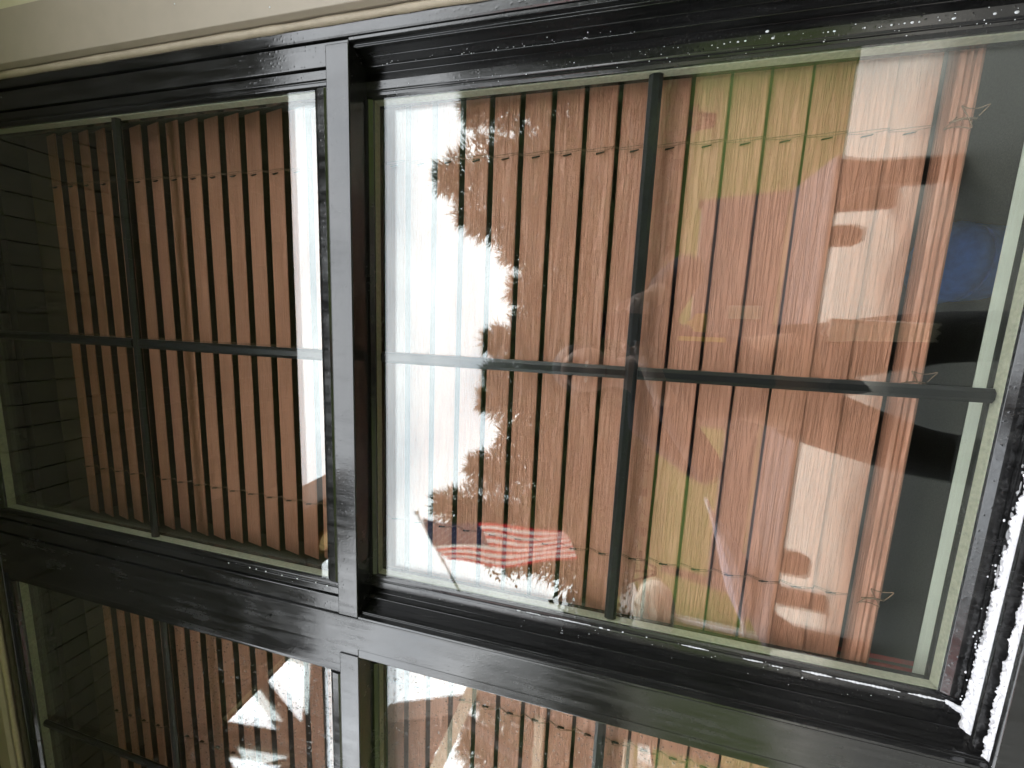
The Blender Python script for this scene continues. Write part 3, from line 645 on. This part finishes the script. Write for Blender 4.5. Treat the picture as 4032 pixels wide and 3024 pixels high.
def bush(name, c, rx, rz, n, seed, label, trunk_h, mat='leaf2', size=(.10, .22)):
    rnd = random.Random(seed); t = thing(name, (c[0], c[1], ground_z(c[1])), label, 'tree' if trunk_h > 1 else 'shrub'); z0 = ground_z(c[1])
    tr = MB()
    for k in range(5):
        a = k * 1.3; tr.tube([(c[0] + .08 * math.cos(a), c[1] + .08 * math.sin(a), z0 - .05), (c[0] + .3 * rx * math.cos(a), c[1] + .3 * rx * math.sin(a), z0 + c[2] * .6), (c[0] + .7 * rx * math.cos(a), c[1] + .7 * rx * math.sin(a), c[2] + rz * .3)], [.05, .03, .01], 6)
    tr.build('stem', M['bark'], t, smooth=True); V = []; F = []
    cl = [(Vector((rnd.gauss(0, .45), rnd.gauss(0, .45), rnd.gauss(0, .45))), rnd.uniform(.25, .5)) for _ in range(14)]
    for _ in range(n):
        cc, cr = rnd.choice(cl); p = cc + Vector((rnd.gauss(0, 1), rnd.gauss(0, 1), rnd.gauss(0, 1))).normalized() * cr * rnd.uniform(.5, 1.05)
        P = Vector((c[0] + p.x * rx, c[1] + p.y * rx, c[2] + p.z * rz)); d_ = Vector((rnd.gauss(0, 1), rnd.gauss(0, 1), rnd.gauss(-.4, 1))).normalized(); e = d_.orthogonal().normalized(); L_ = rnd.uniform(*size); k = len(V)
        V += [tuple(P), tuple(P + d_ * L_ * .5 + e * L_ * .28), tuple(P + d_ * L_), tuple(P + d_ * L_ * .5 - e * L_ * .28)]; F.append((k, k + 1, k + 2, k + 3))
    me = bpy.data.meshes.new('crown'); me.from_pydata(V, [], F); o = put('crown', me, M[mat], t); o.location = -parent_world(t); return t
bush('garden_tree', (-8.1, -12.6, 1.9), 2.1, 2.0, 5200, 5, 'loose leafed garden tree to the left below the flag', 2)
bush('garden_shrub', (4.6, -9.0, .55), .55, .45, 1500, 9, 'small yellow green shrub standing on the right of the lawn', .3, size=(.05, .11))

# ------------------------------------------------------------------ flag on its pole, garden pavilion
fl = thing('flag', (-4.85, -3.6, 2.2), 'red white and blue striped flag hanging from a slanted white pole', 'flag')
TF = 4.2; FY = .592 - TF
def fp(a, b, y=0): return Vector((a * TF, FY + y, ZC + b * TF))
A, B, C_, D_ = fp(-.574, .498), fp(-.700, .415), fp(-.506, .070, .25), fp(-.598, .030, .1)
def surf(u, v):                               # u along the fly, v from the upper to the lower edge
    p = A.lerp(B, v).lerp(C_.lerp(D_, v), u)
    wv = math.sin(u * 7 + v * 2.2) * .020 * (.25 + u) + math.sin(u * 13 - v * 5) * .007 * (.3 + u)
    sag = math.sin(math.pi * u) * (.06 + .10 * v)
    hoist = -.06 * math.sin(math.pi * v) * (1 - u) ** 3
    return p + Vector((-sag * .55 - hoist * -.8, wv * 1.6 + .05 * math.sin(u * 9 + v * 4), wv * .25 - hoist * .2))
def patch(u0, u1, v0, v1, nu, nv, off=0.0):
    mb = MB()
    for i in range(nu + 1):
        for j in range(nv + 1):
            p = surf(u0 + (u1 - u0) * i / nu, v0 + (v1 - v0) * j / nv); mb.v.append((p.x, p.y + off, p.z))
    for i in range(nu):
        for j in range(nv): k = i * (nv + 1) + j; mb.f.append((k, k + 1, k + nv + 2, k + nv + 1))
    return mb
for k in range(13):
    patch(.42 if k < 7 else 0, 1, k / 13, (k + 1) / 13, 40, 2).build('stripe', M['red'] if k % 2 == 0 else M['white'], fl, smooth=True)
cn = patch(0, .42, 0, 7 / 13, 24, 12).build('canton', M['blue'], fl, smooth=True)
st = MB()
for r_i in range(9):
    for c_i in range(6 if r_i % 2 == 0 else 5):
        u = .42 * ((c_i * 2 + 1 + (r_i % 2)) / 12); v = 7 / 13 * (r_i + 1) / 10; ring = []
        for s_ in range(10):
            rr = (.017 if s_ % 2 == 0 else .007); an = s_ * math.pi / 5; p = surf(u + rr * .62 * math.cos(an), v + rr * math.sin(an)); ring.append((p.x, p.y + .006, p.z))
        k = len(st.v); st.v += ring; st.f.append(tuple(range(k, k + 10)))
st.build('stars', M['white'], cn)
pole0, pole1 = fp(-.566, .517), fp(-1.115, .168)
MB().tube([pole0, pole1], .017, 12).build('flagpole', M['alu'], fl, smooth=True)
MB().ball(pole0 + Vector((.012, 0, .01)), .034, 12, 8).build('finial', M['alu'], fl, smooth=True)
pq = fp(-.702, .431); MB().tube([pq - Vector((.012, 0, .008)), pq + Vector((.012, 0, .008))], .026, 12).build('clip_ring', M['alu'], fl)

pv = thing('garden_pavilion', (-6.3, -3.9, 0), 'brown timber pavilion with pale rafters and railing beside the patio', 'pavilion')
PY0, PY1 = -4.1, -3.72
for x in (-4.75, -8.4):
    MB().box(x - .07, x + .07, PY0 + .385, PY0 + .50, -.1, ZC + 1.28).build('post', M['beam'], pv, .006)
MB().prism([(-4.70, ZC + 1.44), (-6.55, ZC + 2.10), (-6.55, ZC + 1.92), (-4.78, ZC + 1.29)], PY1 - .05, PY1, 'y').build('rafter', M['cream_timber_and_lit_edge'], pv, .004)
MB().prism([(-8.40, ZC + 1.44), (-6.56, ZC + 2.10), (-6.56, ZC + 1.92), (-8.32, ZC + 1.29)], PY1 - .05, PY1, 'y').build('rafter', M['cream_timber_and_lit_edge'], pv, .004)
MB().prism([(-5.30, ZC + 1.55), (-5.45, ZC + 1.60), (-5.95, ZC + .55), (-5.80, ZC + .55)], PY1 - .12, PY1 - .06, 'y').build('brace', M['beam'], pv, .004)
MB().prism([(-5.40, ZC + 1.60), (-6.55, ZC + 2.16), (-8.5, ZC + 1.46), (-8.5, ZC + 1.56), (-6.75, ZC + 3.10), (-5.95, ZC + 2.90)], -4.17, PY1 - .13, 'y').build('roof', M['beam'], pv)
MB().box(-8.3, -4.65, PY1 - .10, PY1 - .02, ZC + .42, ZC + .54).build('tie_beam', M['cream_timber_and_lit_edge'], pv, .004)
MB().box(-8.3, -4.65, PY1 - .10, PY1 - .02, ZC - .72, ZC - .60).build('handrail', M['cream_timber_and_lit_edge'], pv, .004)
for k in range(10): MB().box(-5.0 - .33 * k, -4.965 - .33 * k, PY1 - .08, PY1 - .045, -.06, ZC - .721).build('baluster', M['cream_timber_and_lit_edge'], pv)

# ------------------------------------------------------------------ bench, folded umbrella, fleece cushion
bn = thing('garden_bench', (-.45, -1.85, 0), 'long weathered garden bench with legs coloured shade dark on the patio', 'bench')
BZ = .48; bx0, bx1 = -1.80, .915
for k in range(4): MB().box(bx0, bx1, -1.72 - .115 * k - .1, -1.72 - .115 * k, BZ, BZ + .035).build('seat_slat', M['bench'], bn, .006)
for k in range(5):
    for xa_, xb_, top in ((-.62, bx1, 5), (bx0, -.624, 2)):
        if k < top: MB().prism([(-2.185 - .028 * k, BZ + .036 + .094 * k), (-2.21 - .028 * k, BZ + .036 + .094 * k), (-2.235 - .028 * k, BZ + .1285 + .094 * k), (-2.21 - .028 * k, BZ + .1285 + .094 * k)], xa_, xb_, 'x').build('back_slat', M['bench'], bn, .002)
for xa, s in ((bx1, -1), (bx0, 1)):
    for ya in (-1.74, -2.14):
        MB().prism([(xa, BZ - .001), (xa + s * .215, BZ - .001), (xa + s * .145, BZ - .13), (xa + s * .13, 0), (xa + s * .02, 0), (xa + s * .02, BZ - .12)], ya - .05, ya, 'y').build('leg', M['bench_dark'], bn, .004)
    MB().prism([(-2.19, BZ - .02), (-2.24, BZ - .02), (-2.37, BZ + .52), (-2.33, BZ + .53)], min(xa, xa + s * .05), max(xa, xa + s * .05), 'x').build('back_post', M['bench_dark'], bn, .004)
for x0_, x1_ in ((.495, .595), (-1.33, -1.20)):
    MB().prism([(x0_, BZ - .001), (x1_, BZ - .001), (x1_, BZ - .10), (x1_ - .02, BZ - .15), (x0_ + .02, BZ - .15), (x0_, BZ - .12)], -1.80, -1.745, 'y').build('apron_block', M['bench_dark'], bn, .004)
um = thing('folded_umbrella', (-1.5, -2.05, BZ + .035), 'lavender canvas umbrella folded and lying on the bench', 'umbrella')
pts = [Vector((-1.06, -1.93, BZ + .36)), Vector((-1.25, -1.94, BZ + .25)), Vector((-1.45, -1.95, BZ + .15)), Vector((-1.62, -1.95, BZ + .11)), Vector((-1.78, -1.95, BZ + .075))]
MB().tube(pts, [.006, .05, .09, .075, .03], 10).build('canopy', M['lavender'], um); MB().tube([pts[0] + Vector((.05, 0, .02)), pts[0], pts[2], pts[4] - Vector((.12, 0, .02))], .012, 8).build('shaft', M['alu'], um)
cu = thing('mop', (-1.93, -2.02, 0), 'fluffy cream mop standing head up on its pole beside the bench', 'mop')
fz = MB(); fz.ball((-1.90, -2.02, BZ + .60), (.22, .09, .13), 28, 16)
rnd = random.Random(3); fz.v = [tuple(Vector(v_) + Vector((rnd.gauss(0, .007), rnd.gauss(0, .007), rnd.gauss(0, .007)))) for v_ in fz.v]
fz.build('mop_head', M['fluff'], cu, smooth=True)
MB().tube([(-1.96, -2.02, 0), (-1.93, -2.02, BZ + .50)], .014, 10).build('handle', M['alu'], cu, smooth=True)

# ------------------------------------------------------------------ white car on the road
cr = thing('parked_car', (-10.9, -29.5, -1.3), 'white estate car parked on the road below the lawn', 'car')
cxm, cyc, zg = -10.9, -29.4, -1.29
prof = [(-2.25, .35), (-2.28, .72), (-2.1, .88), (-1.1, 1.0), (-.45, 1.46), (1.35, 1.50), (2.05, 1.05), (2.2, .95), (2.25, .4)]
MB().prism([(cxm + a, zg + b) for a, b in prof], cyc - .88, cyc + .88, 'y').build('body', M['car'], cr, .06, seg=3)
for y_ in (cyc + .885, cyc - .885):
    for pr in (((-.92, 1.02), (-.38, 1.39), (.28, 1.41), (.28, 1.02)), ((.38, 1.02), (.38, 1.41), (1.12, 1.42), (1.12, 1.02)), ((1.2, 1.02), (1.2, 1.42), (1.4, 1.41), (1.82, 1.05))):
        MB().prism([(cxm + a, zg + b) for a, b in pr], y_ - .006, y_ + .006, 'y').build('side_window', M['car_glass'], cr)
    for xw in (-1.42, 1.4):
        wh = MB().tube([(cxm + xw, y_ - .10, zg + .33), (cxm + xw, y_ + .02, zg + .33)], .33, 24).build('wheel', M['tyre'], cr)
        MB().tube([(cxm + xw, y_ + .0, zg + .33), (cxm + xw, y_ + .03, zg + .33)], .2, 16).build('rim', M['rim'], wh)
    MB().box(cxm - .2, cxm, y_ - .012, y_ + .018, zg + .9, zg + .93).build('door_handle', M['car_glass'], cr)
for y_ in (-.65, .65):
    MB().box(cxm - 2.3, cxm - 2.2, cyc + y_ - .15, cyc + y_ + .15, zg + .66, zg + .8).build('headlight', M['rim'], cr, .02)
    MB().box(cxm + 2.16, cxm + 2.27, cyc + y_ - .12, cyc + y_ + .12, zg + .75, zg + .95).build('tail_light', M['lamp_red'], cr, .02)

# ------------------------------------------------------------------ the photographer and the phone
ps = thing('person', (-.15, -1.0, 0), 'person in a dark printed shirt raising a phone towards the window', 'person')
def skin(name, verts, edges, mat, root, lvl=2):
    me = bpy.data.meshes.new(name); me.from_pydata([v_[:3] for v_ in verts], edges, []); o = put(name, me, mat, ps); o.location = -parent_world(ps)
    sk = o.modifiers.new('skin', 'SKIN'); sk.use_smooth_shade = True
    if not me.skin_vertices: 
        bm = bmesh.new(); bm.from_mesh(me); bm.verts.layers.skin.verify(); bm.to_mesh(me); bm.free()
    for i, v_ in enumerate(verts):
        r_ = v_[3]; me.skin_vertices[0].data[i].radius = r_ if isinstance(r_, tuple) else (r_, r_)
        me.skin_vertices[0].data[i].use_root = (i == root)
    ss = o.modifiers.new('sub', 'SUBSURF'); ss.levels = lvl; ss.render_levels = lvl
    return o
z_ = lambda a: ZC + a
BV = [(-.15, -1.02, z_(-.60), (.15, .11)), (-.15, -1.02, z_(-.40), (.14, .10)), (-.15, -1.00, z_(-.22), (.15, .11)), (-.15, -.99, z_(-.10), (.06, .06)), (-.15, -.97, z_(-.03), (.055, .06)), (-.145, -.955, z_(.05), (.08, .095)), (-.145, -.955, z_(.13), (.075, .09)), (-.145, -.965, z_(.17), (.045, .055)),
      (.04, -1.0, z_(-.17), .062), (.25, -.86, z_(-.27), .044), (.115, -.66, z_(-.13), .033), (.085, -.575, z_(-.085), (.036, .018)),
      (-.34, -1.0, z_(-.18), .062), (-.50, -.88, z_(-.42), .044), (-.16, -.66, z_(-.17), .033), (-.045, -.575, z_(-.11), (.036, .018)),
      (-.05, -1.02, z_(-.70), .10), (.03, -.99, z_(-1.08), .062), (.06, -1.03, z_(-1.46), .042), (.08, -.93, z_(-1.51), .036),
      (-.25, -1.02, z_(-.70), .10), (-.36, -.99, z_(-1.08), .062), (-.40, -1.03, z_(-1.46), .042), (-.43, -.93, z_(-1.51), .036),
      (-.145, -.845, z_(.045), .013), (-.055, -.96, z_(.05), .014), (-.235, -.96, z_(.05), .014)]
BE = [(0, 1), (1, 2), (2, 3), (3, 4), (4, 5), (5, 6), (6, 7), (2, 8), (8, 9), (9, 10), (10, 11), (2, 12), (12, 13), (13, 14), (14, 15), (0, 16), (16, 17), (17, 18), (18, 19), (0, 20), (20, 21), (21, 22), (22, 23), (5, 24), (5, 25), (5, 26)]
def fingers(hand, sx):
    hx, hy, hz = BV[hand][:3]
    for k, (dz, ln) in enumerate(((.024, 1.0), (.008, 1.1), (-.008, 1.05), (-.024, .85))):
        a = len(BV); BV.append((hx - sx * .004, hy + .034, hz + dz, .0095)); BV.append((hx - sx * .022 * ln, hy + .052, hz + dz * .9, .0085)); BV.append((hx - sx * .044 * ln, hy + .046, hz + dz * .8, .0075))
        BE.extend([(hand, a), (a, a + 1), (a + 1, a + 2)])
    a = len(BV); BV.append((hx + sx * .002, hy + .006, hz + .045, .011)); BV.append((hx - sx * .018, hy + .018, hz + .058, .009)); BE.extend([(hand, a), (a, a + 1)])
fingers(11, 1); fingers(15, -1)
skin('body', BV, BE, M['skin'], 0)
skin('shirt', [(-.15, -1.02, z_(-.66), (.175, .135)), (-.15, -1.02, z_(-.42), (.17, .13)), (-.15, -1.0, z_(-.22), (.17, .13)), (-.15, -.99, z_(-.125), (.08, .08)), (.05, -1.0, z_(-.17), .08), (.25, -.86, z_(-.27), .062), (-.35, -1.0, z_(-.18), .08), (-.50, -.88, z_(-.42), .062), (.13, -.68, z_(-.14), .045), (-.18, -.68, z_(-.18), .045)], [(0, 1), (1, 2), (2, 3), (2, 4), (4, 5), (5, 8), (2, 6), (6, 7), (7, 9)], M['shirt'], 0)
skin('trousers', [(-.15, -1.02, z_(-.62), (.18, .14)), (-.04, -1.02, z_(-.74), .125), (.035, -.99, z_(-1.08), .095), (.06, -1.03, z_(-1.46), .085), (-.26, -1.02, z_(-.74), .125), (-.365, -.99, z_(-1.08), .095), (-.40, -1.03, z_(-1.46), .085)], [(0, 1), (1, 2), (2, 3), (0, 4), (4, 5), (5, 6)], M['trouser'], 0)
for x in (.075, -.42): MB().ball((x, -.955, .045), (.055, .14, .05), 16, 8).build('shoe', M['shoe'], ps, smooth=True)
hr = MB().ball((-.145, -.985, z_(.10)), (.10, .105, .105), 20, 10); hr.v = [v_ if not (v_[1] > -.93 and v_[2] < z_(.13)) else (v_[0] * .9 - .0145, -.955, v_[2]) for v_ in hr.v]
hr.build('hair', M['hair'], ps, smooth=True)
for x in (-.175, -.115): MB().ball((x, -.868, z_(.062)), (.012, .008, .007), 10, 6).build('eye', M['print'], ps, smooth=True)
MB().ball((-.145, -.866, z_(-.01)), (.026, .006, .005), 10, 6).build('mouth', M['red_fabric'], ps, smooth=True)
MB().prism([(.02, z_(-.335)), (.085, z_(-.335)), (.085, z_(-.30)), (.065, z_(-.29)), (.052, z_(-.27)), (.035, z_(-.29)), (.02, z_(-.30))], -.866, -.862, 'y').build('shirt_print', M['yellow'], ps)
MB().box(-.012, .004, -.866, -.862, z_(-.40), z_(-.25)).build('shirt_print', M['yellow'], ps)
MB().box(.07, .115, -.868, -.864, z_(-.50), z_(-.40)).build('shirt_print', M['print'], ps)
tw = MB()
for i in range(13):
    t = i / 12
    for j in range(7): u = j / 6 - .5; tw.v.append((.045 + u * .075 * (1 - .25 * t), -.868 + .012 * math.sin(j * 2.1 + t * 2) + .01 * t, z_(-.70 - .28 * t)))
for i in range(12):
    for j in range(6): k = i * 7 + j; tw.f.append((k, k + 1, k + 8, k + 7))
o = tw.build('towel', M['towel'], smooth=True); sm = o.modifiers.new('solid', 'SOLIDIFY'); sm.thickness = .006
tag(o, 'white cleaning towel hanging from the hip of the person', 'towel')
phn = thing('smartphone', (.02, -.52, z_(-.13)), 'black phone held up by the person in front of the window', 'phone')
bdy = MB().box(-.0375, .0375, -.004, .004, -.075, .075).build('body', M['phone'], None, .006, seg=3)
bdy.parent = phn; bdy.location = Vector((.022, -.515, z_(-.052))) - parent_world(phn); bdy.rotation_euler = (R(13), 0, R(8))
for dx, dz in ((-.022, .052), (-.022, .027), (-.004, .040)):
    o = MB().tube([(0, 0, 0), (0, .002, 0)], .008, 16).build('camera_lens', M['lens'], bdy); o.location = (dx, .0041, dz)
